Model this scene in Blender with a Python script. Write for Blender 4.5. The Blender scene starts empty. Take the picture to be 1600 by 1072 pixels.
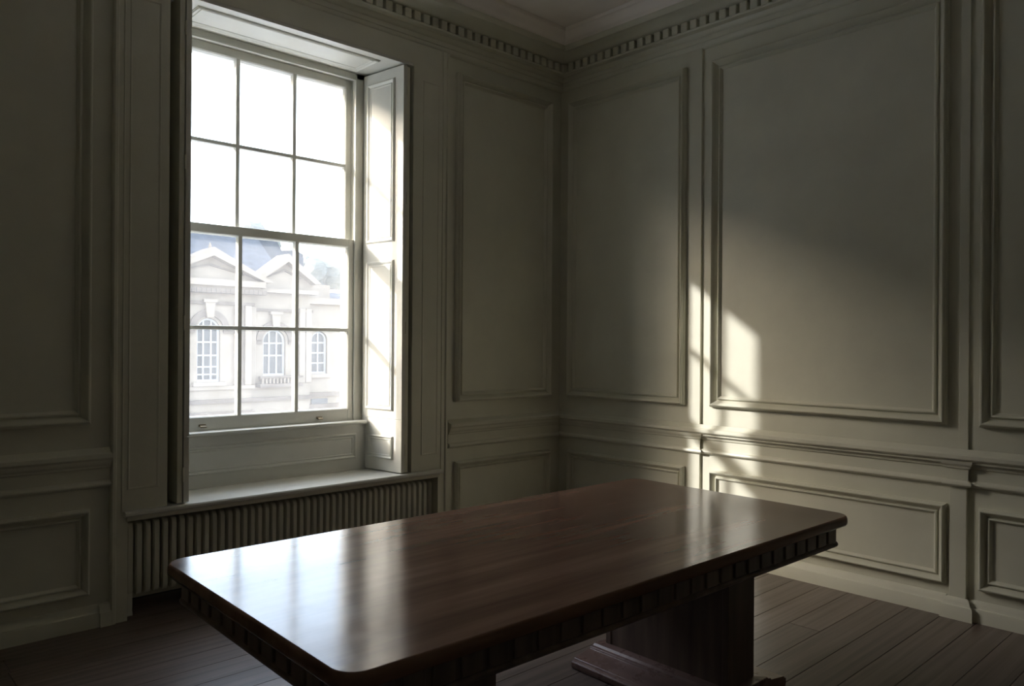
import bpy, bmesh, math, random
from mathutils import Matrix, Vector
random.seed(7)
S = bpy.context.scene
COL = S.collection

# ------------------------------------------------------------------ camera
TH = math.radians(46.85)
cam = bpy.data.cameras.new('camera')
cam.sensor_width = 36.0
cam.lens = 36.0 * 1202.0 / 1600.0
cam.clip_end = 400
cam_o = bpy.data.objects.new('camera', cam)
COL.objects.link(cam_o)
cam_o.matrix_world = (Matrix.Translation((-4.7217, -4.4316, 1.5)) @ Matrix.Rotation(TH - math.pi / 2, 4, 'Z')
                      @ Matrix.Rotation(math.pi / 2, 4, 'X') @ Matrix.Rotation(math.radians(0.4), 4, 'Z'))
S.camera = cam_o

# ------------------------------------------------------------------ world, sun, exposure
SKY = 0.43
SUN = 2.1
W = bpy.data.worlds.new('hazy_sky')
S.world = W
W.use_nodes = True
wn = W.node_tree
bg = wn.nodes['Background']
SUN_DIR = Vector((1.3, -1.0, -0.75))                  # travel direction of the sunlight
sky = wn.nodes.new('ShaderNodeTexSky')
sky.sky_type = 'NISHITA'
sky.sun_disc = False
sky.sun_elevation = math.atan2(0.75, math.hypot(1.3, 1.0))
sky.sun_rotation = math.atan2(-SUN_DIR.x, -SUN_DIR.y)
sky.air_density = 1.0
sky.dust_density = 2.5
sky.ozone_density = 1.0
veil = wn.nodes.new('ShaderNodeVectorMath')            # even white veil of thin cloud added to the clear-sky model
veil.operation = 'ADD'
veil.inputs[1].default_value = (2.5, 2.55, 2.62)
wn.links.new(sky.outputs['Color'], veil.inputs[0])
wn.links.new(veil.outputs['Vector'], bg.inputs['Color'])
bg.inputs['Strength'].default_value = SKY
sun = bpy.data.lights.new('sun', 'SUN')
sun.energy = SUN
sun.angle = math.radians(1.1)
sun.color = (1.0, 0.95, 0.925)
sun_o = bpy.data.objects.new('sun', sun)
COL.objects.link(sun_o)
sun_o.rotation_euler = SUN_DIR.to_track_quat('-Z', 'Y').to_euler()
sun_o.location = (-14, 10, 9)
# light portal: marks the window opening for the sky sampler, gives off no light itself
portal = bpy.data.lights.new('window_portal', 'AREA')
portal.shape = 'RECTANGLE'
portal.size, portal.size_y = 1.45, 2.55
portal.cycles.is_portal = True
portal_o = bpy.data.objects.new('window_portal', portal)
COL.objects.link(portal_o)
portal_o.location = (-2.44, .63, 2.1)
portal_o.rotation_euler = (-math.pi / 2, 0, 0)
S.view_settings.view_transform = 'Standard'
S.view_settings.look = 'None'
S.view_settings.exposure = 1.74
S.view_settings.gamma = 1.0
S.view_settings.use_curve_mapping = False
S.cycles.use_denoising = True
S.cycles.max_bounces = 12
S.cycles.diffuse_bounces = 8
S.cycles.transparent_max_bounces = 12
S.cycles.sample_clamp_indirect = 8.0
S.cycles.caustics_reflective = False
S.cycles.caustics_refractive = False


# ------------------------------------------------------------------ materials
def new_mat(name):
    m = bpy.data.materials.new(name)
    m.use_nodes = True
    nt = m.node_tree
    return m, nt, nt.nodes['Principled BSDF']


def N(nt, kind, **kw):
    n = nt.nodes.new(kind)
    for k, v in kw.items():
        if k in n.inputs:
            n.inputs[k].default_value = v
        else:
            setattr(n, k, v)
    return n


def ramp(nt, fac, stops):
    r = nt.nodes.new('ShaderNodeValToRGB')
    el = r.color_ramp.elements
    el[0].position, el[0].color = stops[0][0], (*stops[0][1], 1)
    el[1].position, el[1].color = stops[-1][0], (*stops[-1][1], 1)
    for p, c in stops[1:-1]:
        e = el.new(p)
        e.color = (*c, 1)
    nt.links.new(fac, r.inputs['Fac'])
    return r


def paint(name, col, rough=0.5, var=0.06, bump=0.04):
    m, nt, b = new_mat(name)
    tc = N(nt, 'ShaderNodeTexCoord')
    n1 = N(nt, 'ShaderNodeTexNoise', Scale=2.3, Detail=4.0, Roughness=0.6)
    nt.links.new(tc.outputs['Object'], n1.inputs['Vector'])
    lo = tuple(c * (1 - var) for c in col)
    hi = tuple(min(1, c * (1 + var)) for c in col)
    r = ramp(nt, n1.outputs['Fac'], [(0.3, lo), (0.7, hi)])
    nt.links.new(r.outputs['Color'], b.inputs['Base Color'])
    b.inputs['Roughness'].default_value = rough
    n2 = N(nt, 'ShaderNodeTexNoise', Scale=60.0, Detail=3.0)
    nt.links.new(tc.outputs['Object'], n2.inputs['Vector'])
    bp = N(nt, 'ShaderNodeBump', Strength=bump, Distance=0.01)
    nt.links.new(n2.outputs['Fac'], bp.inputs['Height'])
    nt.links.new(bp.outputs['Normal'], b.inputs['Normal'])
    return m


def wood(name, dark, mid, light, scale, rough, rvar=0.08, coat=0.0, rnd=0.0, bump=0.05, spec=0.5, dust=0.0):
    """grain runs along the axis with the small scale value"""
    m, nt, b = new_mat(name)
    tc = N(nt, 'ShaderNodeTexCoord')
    oi = N(nt, 'ShaderNodeObjectInfo')
    off = N(nt, 'ShaderNodeVectorMath', operation='SCALE')
    off.inputs[0].default_value = (13.0, 7.0, 5.0)
    nt.links.new(oi.outputs['Random'], off.inputs['Scale'])
    add = N(nt, 'ShaderNodeVectorMath', operation='ADD')
    nt.links.new(tc.outputs['Object'], add.inputs[0])
    nt.links.new(off.outputs['Vector'], add.inputs[1])
    mp = N(nt, 'ShaderNodeMapping')
    mp.inputs['Scale'].default_value = scale
    nt.links.new(add.outputs['Vector'], mp.inputs['Vector'])
    n1 = N(nt, 'ShaderNodeTexNoise', Scale=1.0, Detail=5.0, Roughness=0.55, Distortion=0.1)
    nt.links.new(mp.outputs['Vector'], n1.inputs['Vector'])
    r = ramp(nt, n1.outputs['Fac'], [(0.22, dark), (0.5, mid), (0.8, light)])
    col = r.outputs['Color']
    if rnd:
        mr = N(nt, 'ShaderNodeMapRange')
        mr.inputs['To Min'].default_value = 1 - rnd
        mr.inputs['To Max'].default_value = 1 + rnd
        nt.links.new(oi.outputs['Random'], mr.inputs['Value'])
        sc = N(nt, 'ShaderNodeVectorMath', operation='SCALE')
        nt.links.new(col, sc.inputs[0])
        nt.links.new(mr.outputs['Result'], sc.inputs['Scale'])
        col = sc.outputs['Vector']
    nt.links.new(col, b.inputs['Base Color'])
    n2 = N(nt, 'ShaderNodeTexNoise', Scale=9.0, Detail=6.0, Roughness=0.7)
    nt.links.new(tc.outputs['Object'], n2.inputs['Vector'])
    mr2 = N(nt, 'ShaderNodeMapRange')
    mr2.inputs['From Min'].default_value = 0.3
    mr2.inputs['From Max'].default_value = 0.7
    mr2.inputs['To Min'].default_value = rough - rvar
    mr2.inputs['To Max'].default_value = rough + rvar
    nt.links.new(n2.outputs['Fac'], mr2.inputs['Value'])
    nt.links.new(mr2.outputs['Result'], b.inputs['Roughness'])
    b.inputs['Specular IOR Level'].default_value = spec
    if coat:
        b.inputs['Coat Weight'].default_value = coat
        b.inputs['Coat Roughness'].default_value = 0.12
    bp = N(nt, 'ShaderNodeBump', Strength=bump, Distance=0.004)
    nt.links.new(n1.outputs['Fac'], bp.inputs['Height'])
    nt.links.new(bp.outputs['Normal'], b.inputs['Normal'])
    return m


PAINT = (0.615, 0.605, 0.50)
M_wall = paint('grey_green_wall_paint', PAINT, 0.42)
M_join = paint('pale_window_joinery_paint', (0.60, 0.595, 0.54), 0.45)
M_ceil = paint('ceiling_distemper', (0.88, 0.82, 0.77), 0.8)
M_rad = paint('radiator_paint', (0.62, 0.61, 0.52), 0.4)
M_floor = wood('dark_oak_boards', (0.075, 0.054, 0.043), (0.14, 0.105, 0.087), (0.21, 0.16, 0.135), (0.7, 34, 34), 0.34, 0.0, rnd=0.14, bump=0.04)
M_gap = paint('floor_joint_dirt', (0.012, 0.01, 0.009), 0.9)
M_top = wood('polished_mahogany_top', (0.085, 0.044, 0.028), (0.17, 0.092, 0.060), (0.27, 0.155, 0.105), (0.9, 11, 11), 0.15, 0.03, bump=0.015)
M_leg = wood('dark_mahogany_frame', (0.08, 0.055, 0.045), (0.16, 0.115, 0.092), (0.25, 0.185, 0.15), (14, 14, 1.2), 0.35, 0.06)
M_plinth = wood('mahogany_plinth', (0.09, 0.052, 0.043), (0.17, 0.105, 0.088), (0.25, 0.16, 0.135), (14, 1.2, 14), 0.3, 0.06)
M_metal, _nt, _b = new_mat('aged_brass')
_b.inputs['Base Color'].default_value = (0.30, 0.26, 0.19, 1)
_b.inputs['Metallic'].default_value = 0.8
_b.inputs['Roughness'].default_value = 0.4
_n = N(_nt, 'ShaderNodeTexNoise', Scale=40.0)
_r = ramp(_nt, _n.outputs['Fac'], [(0.3, (0.24, 0.2, 0.14)), (0.7, (0.36, 0.31, 0.23))])
_nt.links.new(_r.outputs['Color'], _b.inputs['Base Color'])


def glass_mat():
    m = bpy.data.materials.new('old_window_glass')
    m.use_nodes = True
    nt = m.node_tree
    nt.nodes.remove(nt.nodes['Principled BSDF'])
    out = nt.nodes['Material Output']
    tr = N(nt, 'ShaderNodeBsdfTransparent', Color=(0.96, 0.97, 0.97, 1))
    gl = N(nt, 'ShaderNodeBsdfGlossy', Color=(1, 1, 1, 1), Roughness=0.02)
    lw = N(nt, 'ShaderNodeLayerWeight', Blend=0.5)
    pw = N(nt, 'ShaderNodeMath', operation='POWER')
    pw.inputs[1].default_value = 4.0
    nt.links.new(lw.outputs['Facing'], pw.inputs[0])
    fr = N(nt, 'ShaderNodeMapRange')
    fr.inputs['To Min'].default_value = 0.03
    fr.inputs['To Max'].default_value = 0.6
    nt.links.new(pw.outputs['Value'], fr.inputs['Value'])
    mx = N(nt, 'ShaderNodeMixShader')
    nt.links.new(fr.outputs['Result'], mx.inputs['Fac'])
    nt.links.new(tr.outputs['BSDF'], mx.inputs[1])
    nt.links.new(gl.outputs['BSDF'], mx.inputs[2])
    # thin film of dust that scatters the light falling on the pane
    tl = N(nt, 'ShaderNodeBsdfTranslucent', Color=(0.85, 0.87, 0.9, 1))
    tc = N(nt, 'ShaderNodeTexCoord')
    no = N(nt, 'ShaderNodeTexNoise', Scale=5.0, Detail=8.0, Roughness=0.7)
    nt.links.new(tc.outputs['Object'], no.inputs['Vector'])
    mr = N(nt, 'ShaderNodeMapRange')
    mr.inputs['To Min'].default_value = 0.02
    mr.inputs['To Max'].default_value = 0.07
    nt.links.new(no.outputs['Fac'], mr.inputs['Value'])
    m2 = N(nt, 'ShaderNodeMixShader')
    nt.links.new(mr.outputs['Result'], m2.inputs['Fac'])
    nt.links.new(mx.outputs['Shader'], m2.inputs[1])
    nt.links.new(tl.outputs['BSDF'], m2.inputs[2])
    nt.links.new(m2.outputs['Shader'], out.inputs['Surface'])
    return m


M_glass = glass_mat()


def stone_mat(name, col, var=0.15, sc=0.8):
    m, nt, b = new_mat(name)
    tc = N(nt, 'ShaderNodeTexCoord')
    mp = N(nt, 'ShaderNodeMapping')
    mp.inputs['Scale'].default_value = (1, 1, 2.5)
    nt.links.new(tc.outputs['Object'], mp.inputs['Vector'])
    n = N(nt, 'ShaderNodeTexNoise', Scale=sc, Detail=8.0, Roughness=0.65)
    nt.links.new(mp.outputs['Vector'], n.inputs['Vector'])
    r = ramp(nt, n.outputs['Fac'], [(0.3, tuple(c * (1 - var) for c in col)), (0.7, tuple(c * (1 + var) for c in col))])
    nt.links.new(r.outputs['Color'], b.inputs['Base Color'])
    b.inputs['Roughness'].default_value = 0.9
    b.inputs['Specular IOR Level'].default_value = 0.1
    return m


M_stone = stone_mat('pale_limestone', (0.175, 0.146, 0.114), 0.12)
M_stone2 = stone_mat('weathered_limestone', (0.098, 0.080, 0.064), 0.3, 1.6)
M_slate = stone_mat('blue_grey_slate', (0.055, 0.060, 0.070), 0.3, 3.0)
M_extjamb = stone_mat('whitewashed_reveal', (0.6, 0.59, 0.56), 0.05)
M_street = stone_mat('street_paving', (0.55, 0.53, 0.50), 0.15)
M_tree = stone_mat('distant_foliage', (0.10, 0.108, 0.10), 0.35, 2.0)
M_bframe = paint('white_window_bars', (0.27, 0.27, 0.27), 0.5)
M_bglass, _nt, _b = new_mat('dark_house_glass')
_b.inputs['Roughness'].default_value = 0.3
_b.inputs['Specular IOR Level'].default_value = 0.08
_n = N(_nt, 'ShaderNodeTexNoise', Scale=1.3)
_r = ramp(_nt, _n.outputs['Fac'], [(0.3, (0.05, 0.05, 0.05)), (0.7, (0.085, 0.085, 0.083))])
_nt.links.new(_r.outputs['Color'], _b.inputs['Base Color'])


# ------------------------------------------------------------------ builders
def box(bm, x0, x1, y0, y1, z0, z1):
    v = [bm.verts.new(p) for p in ((x0, y0, z0), (x1, y0, z0), (x1, y1, z0), (x0, y1, z0),
                                   (x0, y0, z1), (x1, y0, z1), (x1, y1, z1), (x0, y1, z1))]
    for f in ((0, 3, 2, 1), (4, 5, 6, 7), (0, 1, 5, 4), (1, 2, 6, 5), (2, 3, 7, 6), (3, 0, 4, 7)):
        bm.faces.new([v[i] for i in f])


def cyl(bm, c, r, h, axis='Z', seg=16, r2=None):
    r2 = r if r2 is None else r2
    rot = {'Z': Matrix(), 'X': Matrix.Rotation(math.pi / 2, 4, 'Y'), 'Y': Matrix.Rotation(-math.pi / 2, 4, 'X')}[axis]
    bmesh.ops.create_cone(bm, cap_ends=True, segments=seg, radius1=r, radius2=r2, depth=h, matrix=Matrix.Translation(c) @ rot)


def prism(bm, pts, fn, a, b):
    """outline pts (u, v) extruded from a to b; fn(u, v, t) gives the point"""
    A = [bm.verts.new(fn(u, v, a)) for u, v in pts]
    B = [bm.verts.new(fn(u, v, b)) for u, v in pts]
    n = len(pts)
    bm.faces.new(A)
    bm.faces.new(B[::-1])
    for i in range(n):
        j = (i + 1) % n
        bm.faces.new((A[i], B[i], B[j], A[j]))


def obj(name, bm, mat, parent=None, bevel=0.0, seg=2, smooth=False, recalc=True, loc=None):
    if recalc:
        bmesh.ops.recalc_face_normals(bm, faces=bm.faces[:])
    me = bpy.data.meshes.new(name)
    bm.to_mesh(me)
    bm.free()
    me.materials.append(mat)
    if smooth:
        me.shade_smooth()
        me.set_sharp_from_angle(angle=math.radians(35))
    o = bpy.data.objects.new(name, me)
    COL.objects.link(o)
    if parent is not None:
        o.parent = parent
    if loc is not None:
        o.location = loc
    if bevel:
        md = o.modifiers.new('bevel', 'BEVEL')
        md.width = bevel
        md.segments = seg
        md.limit_method = 'ANGLE'
        md.angle_limit = math.radians(40)
    return o


def boxobj(name, b, mat, parent=None, bevel=0.0, **kw):
    bm = bmesh.new()
    for q in (b if isinstance(b[0], (tuple, list)) else [b]):
        box(bm, *q)
    return obj(name, bm, mat, parent, bevel, **kw)


def copy(o, parent, loc=None, name=None):
    c = o.copy()
    COL.objects.link(c)
    c.parent = parent
    if loc is not None:
        c.location = loc
    return c


def tag(o, label, cat=None, group=None, kind=None):
    o['label'] = label
    if cat:
        o['category'] = cat
    if group:
        o['group'] = group
    if kind:
        o['kind'] = kind
    return o


def struct(o, label, cat):
    return tag(o, label, cat, kind='structure')


def empty(name, loc=(0, 0, 0), rz=0.0):
    o = bpy.data.objects.new(name, None)
    COL.objects.link(o)
    o.location = loc
    o.rotation_euler.z = rz
    o.empty_display_size = 0.2
    return o


# ------------------------------------------------------------------ room shell
XL, YB, ZC = -6.6, -6.2, 3.95
wallW = lambda u, h, z: (u, -h, z)
wallR = lambda u, h, z: (-h, -u, z)
wallB = lambda u, h, z: (u, YB + h, z)
wallL = lambda u, h, z: (XL + h, -u, z)


def sweep_mesh(bm, wall, prof, u0, u1, m0=0, m1=0, base=0.0):
    """profile (projection, z) swept along a wall; m = 1 inside mitre, -1 outside return, 0 square end"""
    A, B = [], []
    for p, z in prof:
        A.append(bm.verts.new(wall(u0 + p * m0, base + p, z)))
        B.append(bm.verts.new(wall(u1 - p * m1, base + p, z)))
    for i in range(len(prof) - 1):
        bm.faces.new((A[i], A[i + 1], B[i + 1], B[i]))
    for R_, m in ((A, m0), (B, m1)):
        if m == 0:
            bm.faces.new(R_)
        elif m == -1:
            back = []
            for (p, z), v in zip(prof, R_):
                u = u0 if R_ is A else u1
                back.append(bm.verts.new(wall(u, base, z)))
            for i in range(len(prof) - 1):
                bm.faces.new((R_[i], R_[i + 1], back[i + 1], back[i]))


def sweep(name, wall, prof, u0, u1, m0=0, m1=0, base=0.0, mat=None, parent=None, smooth=True):
    bm = bmesh.new()
    sweep_mesh(bm, wall, prof, u0, u1, m0, m1, base)
    return obj(name, bm, mat or M_wall, parent, smooth=smooth)


def ogee(w, h, field):
    """bolection profile as (inset, height): outer edge to the panel field"""
    raw = [(0, 0), (0, .42), (.03, .50), (.08, .54), (.09, .72), (.13, .90), (.19, 1.0), (.26, .98), (.33, .86), (.42, .62), (.51, .40), (.58, .28),
           (.60, .20), (.68, .20), (.70, .42), (.74, .52), (.82, .54), (.86, .48), (.90, .32), (.97, .22)]
    return [(a * w, b * h) for a, b in raw] + [(w, .16 * h), (w, field)]


def frame_moulding(name, wall, u0, u1, z0, z1, w=.075, h=.036, field=-.004, base=0.0, mat=None, parent=None):
    bm = bmesh.new()
    prev = None
    for d, hh in ogee(w, h, field):
        ring = [bm.verts.new(wall(u, base + hh, z)) for u, z in ((u0 + d, z0 + d), (u1 - d, z0 + d), (u1 - d, z1 - d), (u0 + d, z1 - d))]
        if prev:
            for i in range(4):
                j = (i + 1) % 4
                bm.faces.new((prev[i], prev[j], ring[j], ring[i]))
        prev = ring
    return obj(name, bm, mat or M_wall, parent, smooth=True)


def panel(wall, parent, u0, u1, z0, z1, w=.075, h=.050, base=0.0, mat=None):
    """one wainscot panel: field board (part) with its moulding (sub-part)"""
    mat = mat or M_wall
    bm = bmesh.new()
    d = w * .9
    a = [bm.verts.new(wall(u, base + .001, z)) for u, z in ((u0 + d, z0 + d), (u1 - d, z0 + d), (u1 - d, z1 - d), (u0 + d, z1 - d))]
    b = [bm.verts.new(wall(u, base + .005, z)) for u, z in ((u0 + d, z0 + d), (u1 - d, z0 + d), (u1 - d, z1 - d), (u0 + d, z1 - d))]
    bm.faces.new(b)
    for i in range(4):
        j = (i + 1) % 4
        bm.faces.new((a[i], a[j], b[j], b[i]))
    f = obj('panel', bm, mat, parent)
    frame_moulding('panel_moulding', wall, u0, u1, z0, z1, w, h, .0, base, mat, f)
    return f


# floor: dark base with boards running along the window wall
bm = bmesh.new()
box(bm, XL - .3, .3, YB - .3, .62, -.12, -.024)
floor = obj('floor', bm, M_gap)
struct(floor, 'dark brown timber boarded floor under the long table', 'floor')
PW = .172
bmesh_cache = {}
row = 0
y = .32
while y > YB - .02:
    x = XL - random.random() * 2.2
    while x < .02:
        L = random.choice((2.4, 2.8, 3.2))
        x1 = min(x + L, .04)
        a0 = max(x, XL - .02)
        if x1 - a0 > .12:
            key = round(x1 - a0, 3)
            if key not in bmesh_cache:
                bm = bmesh.new()
                box(bm, 0, key - .003, -PW + .0025, 0, -.024, 0)
                o = obj('plank', bm, M_floor, floor, bevel=.001, seg=1)
                bmesh_cache[key] = o
                o.location = (a0, y, 0)
            else:
                copy(bmesh_cache[key], floor, (a0, y, 0))
        x += L
    y -= PW
    row += 1

# ceiling
bm = bmesh.new()
box(bm, XL - .3, .3, YB - .3, .62, ZC, ZC + .2)
ceiling = obj('ceiling', bm, M_ceil)
struct(ceiling, 'plain off white plaster ceiling above the cornice', 'ceiling')

# window opening, measured on the photograph
OX0, OX1, OZ0, OZ1 = -3.20, -1.553, .585, 3.452      # inner opening
EX0, EX1, EZ0, EZ1 = -3.15, -1.74, .86, 3.36         # masonry opening outside the sashes
YO = .62
bm = bmesh.new()
box(bm, XL - .3, OX0, 0, YO, OZ0 - .03, ZC + .2)
box(bm, OX1, .3, 0, YO, OZ0 - .03, ZC + .2)
box(bm, XL - .3, -3.402, 0, YO, 0, OZ0 - .03)
box(bm, -1.318, .3, 0, YO, 0, OZ0 - .03)
box(bm, OX0, OX1, 0, YO, OZ1, ZC + .2)
box(bm, -3.402, -1.318, .34, YO, 0, OZ0 - .03)
wall_window = obj('wall_window', bm, M_wall)
struct(wall_window, 'grey green panelled wall around the tall sash window', 'wall')
bm = bmesh.new()
box(bm, 0, .3, YB - .3, 0, 0, ZC + .2)
wall_right = obj('wall_right', bm, M_wall)
struct(wall_right, 'grey green panelled wall with the sun patch', 'wall')
bm = bmesh.new()
box(bm, XL - .3, .3, YB - .3, YB, 0, ZC + .2)
wall_back = obj('wall_back', bm, M_wall)
struct(wall_back, 'panelled wall facing the window, behind the table', 'wall')
bm = bmesh.new()
box(bm, XL - .3, XL, YB, 0, 0, ZC + .2)
wall_left = obj('wall_left', bm, M_wall)
struct(wall_left, 'panelled wall facing the sunlit wall', 'wall')

# upper and lower panels
UZ0, UZ1, LZ0, LZ1 = 1.062, 3.49, .175, .622
PROUD = .02                                          # the right wall stands forward up to the first break
for (u0, u1) in ((-1.150, -.150), (-5.25, -3.582)):
    panel(wallW, wall_window, u0, u1, UZ0, UZ1)
    panel(wallW, wall_window, u0, u1, LZ0, LZ1, .062, .042)
panel(wallW, wall_window, -6.45, -5.4, UZ0, UZ1)
panel(wallW, wall_window, -6.45, -5.4, LZ0, LZ1, .062, .042)
boxobj('corner_board', (-PROUD, 0, -1.366, 0, 0, ZC - .3), M_wall, wall_right)
panel(wallR, wall_right, .108, 1.245, UZ0, UZ1, base=PROUD)
panel(wallR, wall_right, .112, 1.245, LZ0, LZ1, .062, .042, base=PROUD)
for (u0, u1) in ((1.447, 2.962), (3.122, 4.63), (4.80, 6.05)):
    panel(wallR, wall_right, u0, u1, UZ0, UZ1, .08)
    panel(wallR, wall_right, u0, u1, LZ0, LZ1, .066, .045)
for (u0, u1) in ((XL + .15, -4.7), (-4.5, -2.3), (-2.1, -.15)):
    panel(wallB, wall_back, u0, u1, UZ0, UZ1)
    panel(wallB, wall_back, u0, u1, LZ0, LZ1, .062, .042)
for (u0, u1) in ((.15, 2.0), (2.2, 4.0), (4.2, 6.05)):
    panel(wallL, wall_left, u0, u1, UZ0, UZ1)
    panel(wallL, wall_left, u0, u1, LZ0, LZ1, .062, .042)
# pilaster strip on the right wall: wide below the rail, a narrow fillet above
PIL = .026
boxobj('pilaster_strip', (-PIL, 0, -3.066, -2.982, 0, .86), M_wall, wall_right, bevel=.002)
boxobj('pilaster_fillet', (-.013, 0, -3.069, -3.022, .90, ZC - .3), M_wall, wall_right, bevel=.002)

# chair rail
RAIL = [(0, .934), (.008, .928), (.018, .914), (.030, .908), (.044, .906), (.048, .902), (.049, .884), (.044, .876), (.039, .872),
        (.036, .858), (.030, .846), (.024, .842), (.022, .832), (.014, .828), (.011, .824)]
FRIEZE = [(.011, .826), (.010, .764), (.014, .760), (.026, .756), (.031, .750), (.032, .742), (.028, .735), (.018, .731), (.012, .728), (0, .722)]
CAP, BED = RAIL[:9], RAIL[8:] + FRIEZE[1:]
SUR0, SUR1, SUR = -3.482, -1.240, .030                # window surround stands forward of the wall
t1 = sweep('trim_1', wallW, RAIL + FRIEZE[1:], SUR1 + .028, 0, 0, 1)
struct(t1, 'moulded chair rail between the window and the corner', 'trim')
t2 = sweep('trim_2', wallW, RAIL + FRIEZE[1:], XL, SUR0 - .001, 1, 0)
struct(t2, 'moulded chair rail on the dim wall beyond the radiator niche', 'trim')
t3 = sweep('trim_3', wallR, CAP + [(.03, .870), (.03, .858), (0, .858)], 0, -YB, 1, 1, base=.018)
struct(t3, 'continuous chair rail cap along the sunlit wall', 'trim')
sweep('bed_moulding', wallR, BED, 0, 1.366, 1, -1, base=PROUD, parent=t3)
sweep('bed_moulding', wallR, BED, 1.366, 2.982, 0, 0, parent=t3)
sweep('bed_moulding', wallR, BED, 2.982, 3.066, -1, -1, base=PIL, parent=t3)
sweep('bed_moulding', wallR, BED, 3.066, -YB, 0, 1, parent=t3)
t4 = sweep('trim_4', wallB, RAIL + FRIEZE[1:], XL, 0, 1, 1)
struct(t4, 'chair rail on the wall facing the window', 'trim')
t5 = sweep('trim_5', wallL, RAIL + FRIEZE[1:], 0, -YB, 1, 1)
struct(t5, 'chair rail on the wall facing the sunlit wall', 'trim')

# baseboards
BASE = [(0, .116), (.006, .113), (.012, .104), (.017, .094), (.019, .083), (.022, .078), (.030, .075), (.032, .071), (.033, 0)]
b1 = sweep('baseboard_window', wallW, BASE, SUR1 + .02, 0, 0, 1)
struct(b1, 'painted baseboard below the panel beside the radiator', 'baseboard')
sweep('board', wallW, BASE, XL, SUR0 - .055, 1, 0, parent=b1)
sweep('corner_block', wallW, [(p + .012 if p else 0, z) for p, z in BASE], SUR0 - .055, SUR0, 0, 0, parent=b1)
b2 = sweep('baseboard_right', wallR, BASE, 1.366, 2.962, 0, 0)
struct(b2, 'painted baseboard along the sunlit wall', 'baseboard')
sweep('board', wallR, BASE, 0, 1.366, 1, -1, base=PROUD, parent=b2)
sweep('plinth_block', wallR, BASE, 2.975, 3.073, -1, -1, base=PIL, parent=b2)
sweep('board', wallR, BASE, 3.073, -YB, 0, 1, parent=b2)
b3 = sweep('baseboard_back', wallB, BASE, XL, 0, 1, 1)
struct(b3, 'baseboard of the wall facing the window', 'baseboard')
b4 = sweep('baseboard_left', wallL, BASE, 0, -YB, 1, 1)
struct(b4, 'baseboard of the wall facing the sunlit wall', 'baseboard')

# cornice with dentils
CORN = [(0, 3.592), (.012, 3.595), (.022, 3.603), (.028, 3.616), (.030, 3.632), (.036, 3.636), (.036, 3.668), (.044, 3.672), (.054, 3.684),
        (.060, 3.696), (.062, 3.700), (.106, 3.702), (.110, 3.706), (.110, 3.716), (.066, 3.719), (.066, 3.782), (.122, 3.786), (.132, 3.790), (.146, 3.802), (.168, 3.812), (.176, 3.816),
        (.250, 3.818), (.262, 3.812), (.266, 3.816), (.268, 3.856), (.276, 3.862), (.292, 3.868), (.306, 3.882), (.318, 3.902), (.334, 3.920),
        (.346, 3.926), (.350, 3.934), (.352, ZC)]
dent = None
for k, (nm, wall, u0, u1, lab) in enumerate((
        ('trim_6', wallW, XL, 0, 'dentil cornice along the top of the window wall'),
        ('trim_7', wallR, 0, -YB, 'dentil cornice along the top of the sunlit wall'),
        ('trim_8', wallB, XL, 0, 'cornice at the top of the wall facing the window'),
        ('trim_9', wallL, 0, -YB, 'cornice at the top of the wall facing the sunlit wall'))):
    c = sweep(nm, wall, CORN, u0, u1, 1, 1)
    struct(c, lab, 'cornice')
    c.data.materials.append(M_ceil)
    for f in c.data.polygons:
        if f.center.z > 3.857:
            f.material_index = 1
    if k > 1:
        continue
    if dent is None:
        bm = bmesh.new()
        pts = [(-.024, -.028), (.024, -.028), (.027, -.020), (.027, .036), (-.027, .036), (-.027, -.020)]
        prism(bm, pts, lambda u, v, t: (u, t, v), .0, -.050)
        dent = obj('dentil', bm, M_wall, c, bevel=.004, seg=1)
        first = True
    n = 52 if k == 0 else 56
    for i in range(n):
        s = .112 + i * .0775
        if k == 0:
            d = dent if first else copy(dent, c)
            first = False
            d.location = (-s, -.066, 3.745)
        else:
            d = copy(dent, c, (-.066, -s, 3.745))
            d.rotation_euler.z = -math.pi / 2

# ------------------------------------------------------------------ the window
win = empty('window_1', (0, 0, 0))
struct(win, 'tall sash window of twelve panes with hazy town view', 'window')
# surround: flat pilasters and lintel standing forward of the panelling, down to the niche
SZ1 = 3.60
bm = bmesh.new()
box(bm, SUR0, OX0, -SUR, 0, OZ0 - .03, SZ1)
box(bm, OX1, SUR1, -SUR, 0, OZ0 - .03, SZ1)
box(bm, OX0, OX1, -SUR, 0, OZ1, SZ1)
box(bm, SUR0, -3.402, -SUR, 0, 0, OZ0 - .03)
box(bm, -1.318, SUR1, -SUR, 0, 0, OZ0 - .03)
surround = obj('surround', bm, M_wall, win)
for (a, b) in ((SUR0 - .004, SUR0 + .022), (SUR1 - .022, SUR1 + .004)):
    bead = bmesh.new()
    sgn = 1
    prism(bead, [(a, 0), (a, .034), (a + .006, .042), (b - .006, .042), (b, .034), (b, 0)], lambda u, v, t: (u, -v, t), 0, SZ1 - .005)
    obj('edge_bead', bead, M_wall, surround)
for (a, b) in ((SUR0 + .045, SUR0 + .056), (SUR1 - .058, SUR1 - .047)):
    bead = bmesh.new()
    prism(bead, [(a, SUR - .002), (a + .003, SUR + .006), (b - .003, SUR + .006), (b, SUR - .002)], lambda u, v, t: (u, -v, t), OZ0, SZ1 - .005)
    obj('inner_bead', bead, M_wall, surround)


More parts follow.
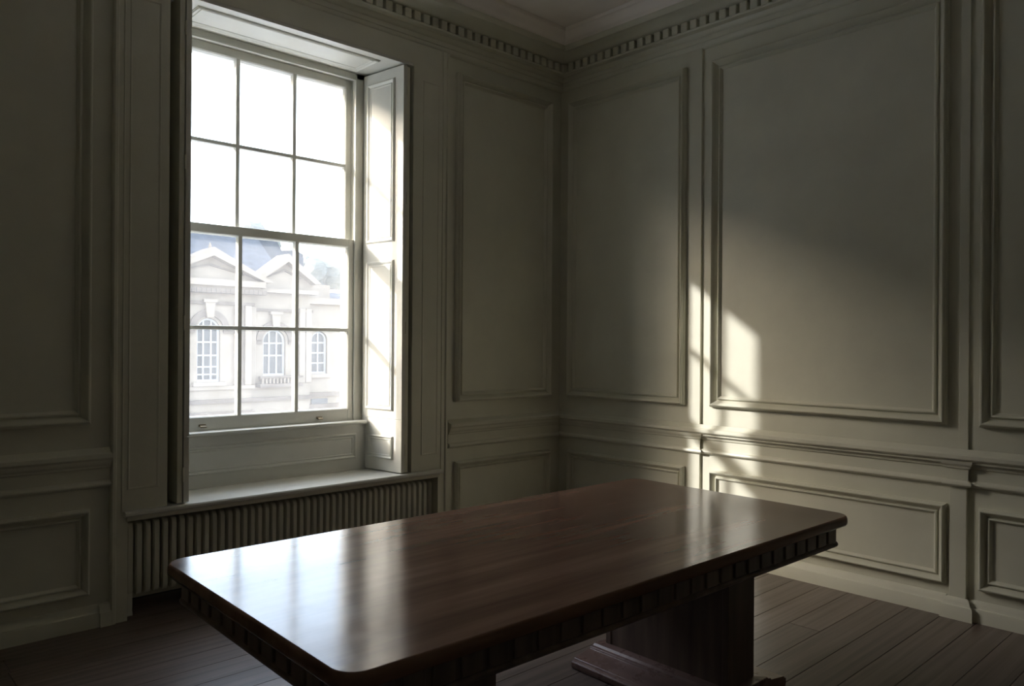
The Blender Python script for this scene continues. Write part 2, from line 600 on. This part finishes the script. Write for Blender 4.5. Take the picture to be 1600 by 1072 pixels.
def small_frame(name, wall, u0, u1, z0, z1, w, h, base, parent, mat):
    bm = bmesh.new()
    prev = None
    for d, hh in ((0, 0), (0, h * .6), (w * .2, h), (w * .5, h * .9), (w * .75, h * .35), (w, h * .25), (w, 0)):
        ring = [bm.verts.new(wall(u, base + hh, z)) for u, z in ((u0 + d, z0 + d), (u1 - d, z0 + d), (u1 - d, z1 - d), (u0 + d, z1 - d))]
        if prev:
            for i in range(4):
                j = (i + 1) % 4
                bm.faces.new((prev[i], prev[j], ring[j], ring[i]))
        prev = ring
    return obj(name, bm, mat, parent, smooth=True)


small_frame('jamb_panel_moulding', wallW, -3.405, -3.245, .70, 3.35, .012, .005, SUR, surround, M_wall)
small_frame('jamb_panel_moulding', wallW, -1.470, -1.325, .70, 3.35, .012, .005, SUR, surround, M_wall)

# reveal: soffit, apron, stool, seat board, linings
RY = .385
soffit = boxobj('soffit', (OX0, OX1, -.028, RY + .02, OZ1 - .02, OZ1), M_join, win)
wallS = lambda u, h, z: (u, z, OZ1 - .02 - h)
frame_moulding('soffit_moulding', wallS, -3.02, -1.78, .045, .335, .045, .012, .0, 0, M_join, soffit)
apron = boxobj('apron', (OX0, OX1, .335, .42, OZ0 - .01, .915), M_join, win)
wallA = lambda u, h, z: (u, .335 - h, z)
frame_moulding('apron_moulding', wallA, -2.98, -1.775, .672, .85, .036, .012, .0, 0, M_join, apron)
bm = bmesh.new()
prism(bm, [(.30, .918), (.296, .926), (.298, .935), (.305, .938), (.50, .938), (.50, .913), (.335, .913), (.32, .910)], lambda u, v, t: (t, u, v), -3.12, -1.705)
obj('stool', bm, M_join, win)
bm = bmesh.new()
prism(bm, [(-.066, .560), (-.072, .568), (-.072, .580), (-.066, .588), (.345, .588), (.345, .558), (-.05, .558)], lambda u, v, t: (t, u, v), -3.425, -1.296)
obj('seat_board', bm, M_join, win)
bm = bmesh.new()
prism(bm, [(-.03, .530), (-.042, .535), (-.046, .548), (-.05, .558), (-.03, .558)], lambda u, v, t: (t, u, v), -3.41, -1.31)
obj('seat_bed_moulding', bm, M_wall, win)
# sash box frame
SX0, SX1 = -3.065, -1.757
bm = bmesh.new()
box(bm, SX1, SX1 + .075, RY, .53, .90, OZ1 - .02)
box(bm, SX0 - .075, SX0, RY, .53, .90, OZ1 - .02)
box(bm, SX0 - .075, SX1 + .075, RY, .53, 3.392, OZ1 - .02)
sash_frame = obj('sash_frame', bm, M_join, win, bevel=.003)
boxobj('staff_bead', [(SX1 - .010, SX1 + .004, RY - .006, RY + .012, .938, 3.395), (SX0 - .004, SX0 + .010, RY - .006, RY + .012, .938, 3.395),
                      (SX0, SX1, RY - .006, RY + .012, 3.380, 3.394)], M_join, sash_frame, bevel=.003)
boxobj('parting_bead', [(SX1 - .008, SX1 + .002, .4365, .4435, .94, 3.39), (SX0 - .002, SX0 + .008, .4365, .4435, .94, 3.39)], M_join, sash_frame)
bm = bmesh.new()
cyl(bm, (SX1 - .004, .465, 3.28), .012, .01, 'X', 16)
box(bm, SX1 - .004, SX1 + .001, .455, .475, 3.24, 3.32)
obj('sash_pulley', bm, M_metal, sash_frame)
bm = bmesh.new()
box(bm, OX0 - .02, SX0 - .075, RY, YO, OZ0 - .03, OZ1)
box(bm, SX1 + .075, OX1 + .02, RY, YO, OZ0 - .03, OZ1)
obj('box_lining', bm, M_join, win)
# outside masonry reveal
bm = bmesh.new()
box(bm, OX0 - .01, EX0, .53, YO, OZ0 - .03, OZ1 + .01)
box(bm, EX1, OX1 + .01, .53, YO, OZ0 - .03, OZ1 + .01)
box(bm, EX0, EX1, .53, YO, EZ1, OZ1 + .01)
prism(bm, [(.40, OZ0 - .03), (.40, .912), (.53, .912), (YO + .06, EZ0), (YO + .06, EZ0 - .08), (YO, EZ0 - .08), (YO, OZ0 - .03)], lambda u, v, t: (t, u, v), EX0 - .03, EX1 + .03)
obj('stone_reveal', bm, M_extjamb, win)


def sash(name, y, z0, z1, bot, top, gx, zm, stile=.048):
    """one sliding sash: rails, stiles, glazing bars and six panes"""
    r = bpy.data.objects.new(name, None)
    COL.objects.link(r)
    r.parent = win
    r.location = (0, y, 0)
    T = .021
    xs = [SX0 + .003, gx[0], gx[1], gx[2], gx[3], SX1 - .003]
    boxobj('stile', (xs[0], xs[1], -T, T, z0, z1), M_join, r, bevel=.003)
    boxobj('stile', (xs[4], xs[5], -T, T, z0, z1), M_join, r, bevel=.003)
    boxobj('rail', (xs[1], xs[4], -T, T, z0, bot), M_join, r, bevel=.003)
    boxobj('rail', (xs[1], xs[4], -T, T, top, z1), M_join, r, bevel=.003)
    prof = lambda c, w: [(c - w, .018), (c - w, .006), (c - w * .88, -.012), (c - w * .88, -.020), (c + w * .88, -.020), (c + w * .88, -.012), (c + w, .006), (c + w, .018)]
    for xm in (gx[1], gx[2]):
        bm = bmesh.new()
        prism(bm, prof(xm, .014), lambda u, v, t: (u, v, t), bot, top)
        obj('glazing_bar', bm, M_join, r)
    for i in range(3):
        bm = bmesh.new()
        prism(bm, prof(zm, .013), lambda u, v, t: (t, v, u), gx[i] + (.012 if i else 0), gx[i + 1] - (.012 if i < 2 else 0))
        obj('glazing_bar', bm, M_join, r)
    for i in range(3):
        for (a, b) in ((bot, zm), (zm, top)):
            boxobj('pane', (gx[i] + .002, gx[i + 1] - .002, .0085, .0115, a + .002, b - .002), M_glass, r)
    # putty fillet inside stiles and rails
    bm = bmesh.new()
    prev = None
    for d, hh in ((0, -T + .002), (.006, -.012), (.009, .004), (.011, .0085)):
        ring = [bm.verts.new((u, hh, z)) for u, z in ((gx[0] - .001 + d, bot - .001 + d), (gx[3] + .001 - d, bot - .001 + d), (gx[3] + .001 - d, top + .001 - d), (gx[0] - .001 + d, top + .001 - d))]
        if prev:
            for i in range(4):
                j = (i + 1) % 4
                bm.faces.new((prev[i], prev[j], ring[j], ring[i]))
        prev = ring
    obj('glazing_moulding', bm, M_join, r)
    return r


GX = (-3.005, -2.607, -2.208, -1.808)
up = sash('upper_sash', .466, 2.178, 3.390, 2.215, 3.336, GX, 2.768)
lo = sash('lower_sash', .415, .938, 2.236, 1.021, 2.180, GX, 1.584)
for lx in (-2.845, -2.035):
    bm = bmesh.new()
    box(bm, lx - .022, lx + .022, -.024, -.020, .962, .978)
    prism(bm, [(-.024, .966), (-.040, .958), (-.046, .960), (-.046, .966), (-.040, .970), (-.024, .976)], lambda u, v, t: (t, u, v), lx - .018, lx + .018)
    obj('sash_lift', bm, M_metal, lo)


# ------------------------------------------------------------------ folding shutters
def shutter(front, back, inward, label):
    """two folded leaves; the inner leaf shows its panels to the reveal. local x runs from the room to the sash, local -y to the reveal"""
    fx, fy = front
    bx, by = back
    L = math.hypot(bx - fx, by - fy)
    r = empty('window_shutter', (fx, fy, 0))
    ang = math.atan2(by - fy, bx - fx)
    r.rotation_euler.z = ang
    s = inward
    Z0, Z1 = .5945, 3.418
    g = .962
    wall = lambda u, h, z: (u, s * h, z)
    leaf = boxobj('front_leaf', [(0, L, min(0, -s * .032), max(0, -s * .032), Z0, g - .001), (0, L, min(0, -s * .032), max(0, -s * .032), g + .001, Z1)], M_join, r, bevel=.002)
    for (u0, u1, z0, z1, w) in ((.085, L - .045, 2.205, 3.345, .045), (.085, L - .045, 1.020, 2.075, .045), (.085, L - .075, .680, .842, .032)):
        frame_moulding('panel_moulding', wall, u0, u1, z0, z1, w, .014, .0, 0, M_join, leaf)
        d = w * .95
        bm = bmesh.new()
        y0, y1 = sorted((s * .0005, s * .003))
        box(bm, u0 + d, u1 - d, y0, y1, z0 + d, z1 - d)
        obj('panel', bm, M_join, leaf)
    y0, y1 = sorted((-s * .036, -s * .066))
    rear = boxobj('rear_leaf', (.006, L - .02, y0, y1, Z0, Z1 - .004), M_wall, r, bevel=.002)
    for zz in (.75, 1.6, 2.5, 3.25):
        bm = bmesh.new()
        cyl(bm, (.001, -s * .034, zz), .0055, .08, 'Z', 10)
        obj('hinge', bm, M_wall, r)
    tag(r, label, 'shutter', 'folded window shutters')
    return r


shutter((-1.645, -.040), (-1.703, .374), 1, 'pale panelled folding shutter in direct sun beside the window')
shutter((-3.085, -.040), (-3.125, .374), -1, 'dark edge-on folding shutter hiding one side of the window panes')

# ------------------------------------------------------------------ radiator
rad = empty('radiator', (-2.36, .10, 0))
tag(rad, 'long low column radiator in the niche under the window seat', 'radiator')


def rr(y0, y1, z0, z1, r, n=5):
    out = []
    for cx, cz, a0 in ((y1 - r, z1 - r, 0), (y0 + r, z1 - r, 90), (y0 + r, z0 + r, 180), (y1 - r, z0 + r, 270)):
        for i in range(n + 1):
            a = math.radians(a0 + 90 * i / n)
            out.append((cx + r * math.cos(a), cz + r * math.sin(a)))
    return out


def rad_section():
    bm = bmesh.new()
    outer = rr(-.072, .072, .105, .505, .032)
    for slot in (0,):
        inner = rr(-.026, .026, .165, .445, .02)
    loops = []
    for t, sh in ((-.0160, .012), (-.0115, .002), (.0115, .002), (.0160, .012)):
        cy, cz = 0, .305
        o_ = []
        for (a, b) in outer:
            l = math.hypot(a - cy, b - cz)
            o_.append(bm.verts.new((t, a - math.copysign(min(sh, abs(a)), a) * .8, b - (sh * .8 if b > cz else -sh * .8))))
        loops.append(o_)
    n = len(outer)
    for A, B in zip(loops, loops[1:]):
        for i in range(n):
            j = (i + 1) % n
            bm.faces.new((A[i], A[j], B[j], B[i]))
    rings = []
    for t in (-.0160, .0160):
        rings.append([bm.verts.new((t, a, b)) for a, b in inner])
    for i in range(n):
        j = (i + 1) % n
        bm.faces.new((rings[0][i], rings[1][i], rings[1][j], rings[0][j]))
        bm.faces.new((loops[0][i], rings[0][i], rings[0][j], loops[0][j]))
        bm.faces.new((loops[-1][i], loops[-1][j], rings[1][j], rings[1][i]))
    return bm


NS = 45
sp = .0462
x0 = -1.01
sec = obj('section', rad_section(), M_rad, rad, smooth=True, loc=(x0, 0, 0))
for i in range(1, NS):
    copy(sec, rad, (x0 + i * sp, 0, 0))
bm = bmesh.new()
cyl(bm, (-.015, 0, .475), .018, NS * sp - .03, 'X', 12)
cyl(bm, (-.015, 0, .135), .018, NS * sp - .03, 'X', 12)
obj('header_pipe', bm, M_rad, rad)
for i in (0, 14, 29, NS - 1):
    bm = bmesh.new()
    prism(bm, [(-.016, .0), (.016, 0), (.013, .03), (.014, .13), (-.014, .13), (-.013, .03)], lambda u, v, t: (x0 + i * sp + u, t, v), -.066, -.030)
    obj('foot', bm, M_rad, rad, bevel=.003)

# ------------------------------------------------------------------ long table
TBL = empty('library_table', (-2.54, -2.345, 0), math.radians(-1.1))
tag(TBL, 'long polished dark mahogany table on two slab pedestals', 'table')
HX, HY = 1.27, .614


def rounded(hx, hy, r, n=8):
    return rr(-hx, hx, -hy, hy, r, n)


bm = bmesh.new()
R0 = .075
prof = [(-.016, .7065), (-.010, .7065), (-.004, .709), (0, .715), (.001, .724), (0, .738), (-.002, .744), (-.006, .7485), (-.010, .750)]
prev = None
top_ring = None
for off, z in prof:
    ring = [bm.verts.new((a, b, z)) for a, b in rounded(HX + off, HY + off, R0 + off)]
    if prev:
        for i in range(len(ring)):
            j = (i + 1) % len(ring)
            bm.faces.new((prev[i], prev[j], ring[j], ring[i]))
    else:
        bm.faces.new(ring[::-1])
    prev = ring
bm.faces.new(prev)
ttop = obj('table_top', bm, M_top, TBL, smooth=True)
for f in ttop.data.polygons:
    if len(f.vertices) > 4:
        f.use_smooth = False
M_top.node_tree.nodes['Principled BSDF'].inputs['IOR'].default_value = 1.33
# frieze under the top with raised tablets
AX, AY = HX - .048, HY - .048
bm = bmesh.new()
pts = rounded(AX, AY, .02, 4)
prism(bm, pts, lambda u, v, t: (u, v, t), .620, .7075)
frieze = obj('frieze', bm, M_leg, TBL)
bm = bmesh.new()
prev = None
for off, z in ((0, .612), (.006, .612), (.009, .617), (.009, .624), (.004, .630), (0, .632)):
    ring = [bm.verts.new((a, b, z)) for a, b in rounded(AX + off, AY + off, .022 + off, 4)]
    if prev:
        for i in range(len(ring)):
            j = (i + 1) % len(ring)
            bm.faces.new((prev[i], prev[j], ring[j], ring[i]))
    else:
        bm.faces.new(ring[::-1])
    prev = ring
bm.faces.new(prev)
obj('frieze_bead', bm, M_leg, frieze)
boxobj('frieze_tablet', (-.034, .034, -.012, .0, .636, .702), M_leg, frieze, bevel=.002, seg=1)
tab = bpy.data.objects['frieze_tablet']
nx = 26
stepx = (2 * AX - .06) / nx
first = True
for i in range(nx):
    for sy in (-1, 1):
        t = tab if first else copy(tab, frieze)
        first = False
        t.location = (-AX + .03 + (i + .5) * stepx, sy * (AY - .001), 0)
        t.rotation_euler.z = 0 if sy < 0 else math.pi
ny = 12
stepy = (2 * AY - .06) / ny
for i in range(ny):
    for sx in (-1, 1):
        t = copy(tab, frieze, (sx * (AX - .0005), -AY + .03 + (i + .5) * stepy, 0))
        t.rotation_euler.z = math.pi / 2 * sx
# pedestals with stepped plinths
for k, px in enumerate((.74, -.72)):
    ped = boxobj('pedestal', (px - .098, px + .098, -.385, .275, .060, .625), M_leg, TBL, bevel=.004)
    for ya, yb in ((-.385, -.355), (.245, .275)):
        boxobj('pedestal_stile', (px - .102, px - .092, ya, yb, .075, .62), M_leg, ped, bevel=.002, seg=1)
    bm = bmesh.new()
    prof = [(.150, .0), (.160, .0), (.164, .006), (.166, .016), (.166, .030), (.160, .036), (.150, .040), (.146, .046), (.070, .062), (.066, .070), (.050, .072), (.040, .080), (.0, .084)]
    prev = None
    for off, z in prof:
        cx, hx = px, .098 + off + (.03 if off > .1 else 0)
        hy = .33 + min(off, .042) * 1.0
        ring = [bm.verts.new((cx + a, -.055 + b, z)) for a, b in ((-hx, -hy), (hx, -hy), (hx, hy), (-hx, hy))]
        if prev:
            for i in range(4):
                j = (i + 1) % 4
                bm.faces.new((prev[i], prev[j], ring[j], ring[i]))
        else:
            bm.faces.new(ring[::-1])
        prev = ring
    bm.faces.new(prev)
    obj('plinth', bm, M_plinth, TBL, bevel=.0015, seg=1)
# ------------------------------------------------------------------ outside: street and the house opposite
bm = bmesh.new()
box(bm, -60, 90, YO + .02, 120, -5.2, -5.0)
st = obj('street_ground', bm, M_street)
struct(st, 'pale paved street between the two houses', 'street')

FY = 26.0
H = empty('stone_house', (0, FY, -5.0))
tag(H, 'pale limestone house with pediments and arched windows across the street', 'building')
hb = lambda name, q, mat, parent=None, bev=0.0: boxobj(name, [(a, b, c, d, e + 5, f + 5) for a, b, c, d, e, f in (q if isinstance(q[0], tuple) else [q])], mat, parent or H, bev)


def house_wall(name, x0, x1, y, thick, z0, z1, holes):
    """wall with arched openings: holes (cx, half width, sill, springing)"""
    bm = bmesh.new()
    cols = []
    cur = x0
    for cx, hw, sl, sp_ in sorted(holes):
        box(bm, cur, cx - hw, y, y + thick, z0 + 5, z1 + 5)
        box(bm, cx - hw, cx + hw, y, y + thick, z0 + 5, sl + 5)
        n = 14
        for i in range(n):
            a0, a1 = math.pi * i / n, math.pi * (i + 1) / n
            p0, p1 = (cx - hw * math.cos(a0), sp_ + hw * math.sin(a0)), (cx - hw * math.cos(a1), sp_ + hw * math.sin(a1))
            prism(bm, [(p0[0], p0[1] + 5), (p1[0], p1[1] + 5), (p1[0], z1 + 5), (p0[0], z1 + 5)], lambda u, v, t: (u, t, v), y, y + thick)
        cur = cx + hw
    box(bm, cur, x1, y, y + thick, z0 + 5, z1 + 5)
    return obj(name, bm, M_stone, H)


def house_window(cx, hw, sl, sp_, y, nx, zbars, hood=True):
    w = bpy.data.objects.new('arched_window', None)
    COL.objects.link(w)
    w.parent = H
    w.location = (cx, y, 5)
    arch = [(-hw, sl), (hw, sl), (hw, sp_)] + [(hw * math.cos(math.pi * i / 12), sp_ + hw * math.sin(math.pi * i / 12)) for i in range(1, 12)] + [(-hw, sp_)]
    bm = bmesh.new()
    prism(bm, arch, lambda u, v, t: (u, t, v), .24, .27)
    obj('pane', bm, M_bglass, w)
    bm = bmesh.new()
    n = len(arch)
    ins = []
    for (a, b) in arch:
        k = 1 - .075 / hw
        if b > sp_:
            ins.append((a * k, sp_ + (b - sp_) * k))
        else:
            ins.append((a * k, max(b, sl + .09)))
    for y0 in (.14,):
        A = [bm.verts.new((a, y0, b)) for a, b in arch]
        B = [bm.verts.new((a, y0, b)) for a, b in ins]
        Cc = [bm.verts.new((a, .25, b)) for a, b in ins]
        for i in range(n):
            j = (i + 1) % n
            bm.faces.new((A[i], A[j], B[j], B[i]))
            bm.faces.new((B[i], B[j], Cc[j], Cc[i]))
    obj('frame', bm, M_bframe, w)
    for i in range(1, nx):
        xx = -hw + 2 * hw * i / nx
        zt = sp_ + math.sqrt(max(0, hw * hw - xx * xx)) - .03
        boxobj('bar', (xx - .03, xx + .03, .17, .245, sl + .05, zt), M_bframe, w)
    for z in zbars:
        boxobj('bar', (-hw + .04, hw - .04, .175, .245, z - .028, z + .028), M_bframe, w)
    if hood:
        bm = bmesh.new()
        n = 16
        for i in range(n):
            a0, a1 = math.pi * i / n, math.pi * (i + 1) / n
            q = []
            for a, r in ((a0, hw + .10), (a1, hw + .10), (a1, hw + .34), (a0, hw + .34)):
                q.append((-r * math.cos(a), sp_ + r * math.sin(a)))
            prism(bm, q, lambda u, v, t: (u, t, v), -.10, .02)
        box(bm, -hw - .62, -hw - .10, -.10, .02, sp_ - .12, sp_ + .04)
        box(bm, hw + .10, hw + .62, -.10, .02, sp_ - .12, sp_ + .04)
        obj('hood_moulding', bm, M_stone2, w)
        bm = bmesh.new()
        prism(bm, [(-.13, sp_ + hw + .02), (.13, sp_ + hw + .02), (.2, sp_ + hw + .62), (-.2, sp_ + hw + .62)], lambda u, v, t: (u, t, v), -.18, .02)
        box(bm, -.27, .27, -.22, .02, sp_ + hw + .62, sp_ + hw + .74)
        obj('keystone', bm, M_stone, w)
    boxobj('sill', (-hw - .18, hw + .18, -.16, .05, sl - .16, sl), M_stone, w)
    return w


holes1 = [(7.21, .46, -.11, 1.93)]
holes0 = [(3.6, .46, -.11, 1.93)]
holes2 = [(10.12, .50, .05, 1.50)]
holes3 = [(12.36, .38, .08, 1.57)]
house_wall('pavilion_wall', 1.2, 8.95, -.35, .6, -5, 3.6, holes0 + holes1)
house_wall('centre_wall', 8.95, 11.75, 0, .6, -5, 3.6, holes2)
house_wall('end_wall', 11.75, 19.0, .25, .6, -5, 3.2, holes3 + [(15.2, .38, .08, 1.57)])
house_window(7.21, .46, -.11, 1.93, -.35, 3, (.48, .93, 1.45, .18))
house_window(3.6, .46, -.11, 1.93, -.35, 3, (.48, .93, 1.45, .18))
house_window(10.12, .50, .05, 1.50, 0, 3, (.9, 1.42))
house_window(12.36, .38, .08, 1.57, .25, 2, (.55, 1.0, 1.45), False)
house_window(15.2, .38, .08, 1.57, .25, 2, (.55, 1.0, 1.45), False)
# bands, cornices, balcony
hb('string_course', (1.2, 9.05, -.46, 0, -.42, -.28), M_stone)
hb('string_course', (1.2, 9.05, -.50, 0, -.96, -.80), M_stone2)
hb('string_course', (8.9, 11.8, -.12, .3, -.98, -.82), M_stone2)
hb('string_course', (11.7, 19, .1, .5, -.92, -.74), M_stone2)
hb('architrave', [(1.2, 9.05, -.44, 0, 2.93, 3.06), (8.9, 11.85, -.1, .3, 2.75, 2.86)], M_stone2)
hb('cornice', [(1.0, 9.35, -.80, 0, 3.66, 3.90), (1.1, 9.2, -.62, 0, 3.56, 3.66), (8.9, 11.95, -.35, .4, 3.52, 3.68)], M_stone)
for i in range(26):
    if i == 0:
        mod = hb('modillion', (-.09, .09, -.70, -.35, 3.38, 3.56), M_stone2)
        mod.location = (4.6, 0, 0)
    else:
        copy(mod, H, (4.6 + i * .19, 0, 0))
hb('balcony_slab', (9.3, 11.2, -.45, .2, -.40, -.26), M_stone2)
for i in range(11):
    if i == 0:
        bm = bmesh.new()
        cyl(bm, (0, -.35, 4.86), .05, .22, 'Z', 8)
        bal = obj('baluster', bm, M_stone, H, loc=(9.45, 0, 0))
    else:
        copy(bal, H, (9.45 + i * .16, 0, 0))
hb('balcony_rail', (9.3, 11.2, -.45, -.25, -.03, .05), M_stone2)
for x in (8.35, 8.78, 9.12, 11.35, 11.65):
    y0 = -.48 if x < 9 else -.12
    hb('pilaster', (x - .14, x + .14, y0, 0, -.28, 2.93), M_stone, bev=.03)
hb('parapet', (11.75, 19, .0, .7, 3.15, 3.42), M_stone)
hb('plinth_course', [(1.2, 9.05, -.5, 0, -1.45, -1.3), (11.7, 19, .05, .5, -1.5, -1.25), (8.9, 11.8, -.2, .3, -1.7, -1.5)], M_stone2)
hb('low_window', (11.95, 12.75, .2, .3, -1.28, -1.02), M_bglass)
hb('low_window', (6.6, 7.7, -.4, -.3, -1.75, -1.5), M_bglass)
hb('attic_block', (12.1, 13.4, 1.2, 3.0, 3.3, 4.1), M_stone)


def gable(name, cx, half, z0, z1, y, depth, mat):
    bm = bmesh.new()
    prism(bm, [(cx - half + .25, z0 + 5), (cx + half - .25, z0 + 5), (cx, z1 + 5 - .3)], lambda u, v, t: (u, t, v), y, y + depth)
    g = obj(name, bm, mat, H)
    bm = bmesh.new()
    for s in (-1, 1):
        e, a = (cx + s * half, z0 + 5), (cx, z1 + 5)
        prism(bm, [e, a, (a[0], a[1] - .34), (e[0] - s * .3, e[1] - .02)], lambda u, v, t: (u, t, v), y - .42, y + depth)
    obj('raking_cornice', bm, M_stone, g)
    bm = bmesh.new()
    for s in (-1, 1):
        e, a = (cx + s * (half - .75), z0 + 5 + .2), (cx, z1 + 5 - .62)
        prism(bm, [e, a, (a[0], a[1] - .09), (e[0] - s * .12, e[1])], lambda u, v, t: (u, t, v), y - .06, y + .02)
    obj('tympanum_moulding', bm, M_stone2, g)
    return g


gable('pediment', 7.22, 2.45, 3.90, 5.15, -.40, .8, M_stone)
bm = bmesh.new()
cyl(bm, (7.22, -.4, 10.2), .1, .3, 'Z', 8, .02)
obj('finial', bm, M_stone, H)
hb('attic_wall', (9.35, 11.9, .1, .7, 3.6, 4.0), M_stone)
gable('gable_pediment', 10.58, 1.55, 4.0, 5.2, .1, .7, M_stone)
hb('gable_wall', (9.45, 11.75, .12, .6, 3.9, 4.35), M_stone)
# slate roofs
bm = bmesh.new()
prism(bm, [(.3, 8.5), (4.6, 11.75), (9.0, 8.5)], lambda u, v, t: (t, u, v), .5, 11.2)
obj('slate_roof', bm, M_slate, H)
bm = bmesh.new()
prism(bm, [(11.2, 8.5), (11.2, 11.75), (12.1, 11.5), (12.5, 10.9), (12.65, 8.5)], lambda u, v, t: (u, t, v), 4.2, 6.0)
prism(bm, [(12.6, 8.4), (12.6, 10.9), (13.3, 11.0), (13.75, 10.8), (13.75, 8.4)], lambda u, v, t: (u, t, v), 4.4, 6.0)
obj('slate_roof', bm, M_slate, H)
bm = bmesh.new()
prism(bm, [(.4, 8.3), (3.0, 8.9), (6.0, 8.3)], lambda u, v, t: (t, u, v), 11.8, 19.0)
obj('slate_roof', bm, M_slate, H)
hb('house_core', (1.3, 18.9, 1.2, 9.0, -5, 3.45), M_stone2)


# unseen street terraces; the long tall one is added to block low sky
def terrace(x0, x1, y, ztop, label, n):
    t = empty('terrace_house', (x0, y, -5.0))
    L = x1 - x0
    boxobj('wall', (0, L, 0, 8, 0, ztop + 5), M_stone, t)
    bm = bmesh.new()
    prism(bm, [(-.4, ztop + 5), (4, ztop + 7.6), (8.4, ztop + 5)], lambda u, v, q: (q, u, v), 0, L)
    obj('slate_roof', bm, M_slate, t)
    boxobj('cornice', (0, L, -.4, 0, ztop + 4.6, ztop + 5), M_stone, t)
    for i in range(n):
        cx = L * (i + .5) / n
        for zz in [1.2 + 3.5 * q for q in range(int((ztop + 3) / 3.5))]:
            w = boxobj('window', (cx - .55, cx + .55, -.03, .02, zz, zz + 1.9), M_bframe, t)
            boxobj('pane', (cx - .45, cx + .45, -.05, .0, zz + .1, zz + 1.8), M_bglass, w)
            boxobj('bar', (cx - .03, cx + .03, -.08, -.02, zz + .1, zz + 1.8), M_bframe, w)
            boxobj('bar', (cx - .45, cx + .45, -.08, -.02, zz + .92, zz + .98), M_bframe, w)
            boxobj('sill', (cx - .65, cx + .65, -.2, 0, zz - .14, zz), M_stone, w)
    return struct(t, label, 'building')


terrace(-75.0, .9, 25.6, 13.0, 'long tall stone terrace, unseen, added beside the pedimented house to block low sky', 24)
terrace(19.3, 40.0, 26.4, 4.2, 'lower stone terrace past the parapet of the pedimented house', 7)


# distant trees beyond the roofs
def tree(loc, r, label, seed):
    rnd = random.Random(seed)
    t = empty('distant_tree', loc)
    bm = bmesh.new()
    for i in range(9):
        c = Vector((rnd.uniform(-1, 1) * r * .75, rnd.uniform(-1, 1) * r * .5, rnd.uniform(-.2, .5) * r + 1.1 * r))
        bmesh.ops.create_icosphere(bm, subdivisions=2, radius=r * rnd.uniform(.4, .62), matrix=Matrix.Translation(c))
    for v in bm.verts:
        v.co += Vector((rnd.uniform(-1, 1), rnd.uniform(-1, 1), rnd.uniform(-1, 1))) * r * .07
    obj('crown', bm, M_tree, t, recalc=False)
    bm = bmesh.new()
    cyl(bm, (0, 0, -loc[2] / 2 - 2.5 + r * .3), r * .09, loc[2] + 5 + r * .6, 'Z', 8)
    obj('trunk', bm, M_tree, t)
    tag(t, label, 'tree', 'trees beyond the roofs')
    return t


tree((23.6, 46, 4.1), 1.7, 'hazy tree top beyond the low parapet, past the gable', 1)
tree((20.0, 50, 6.3), 2.0, 'tall tree top showing just above the slate roof ridge', 2)
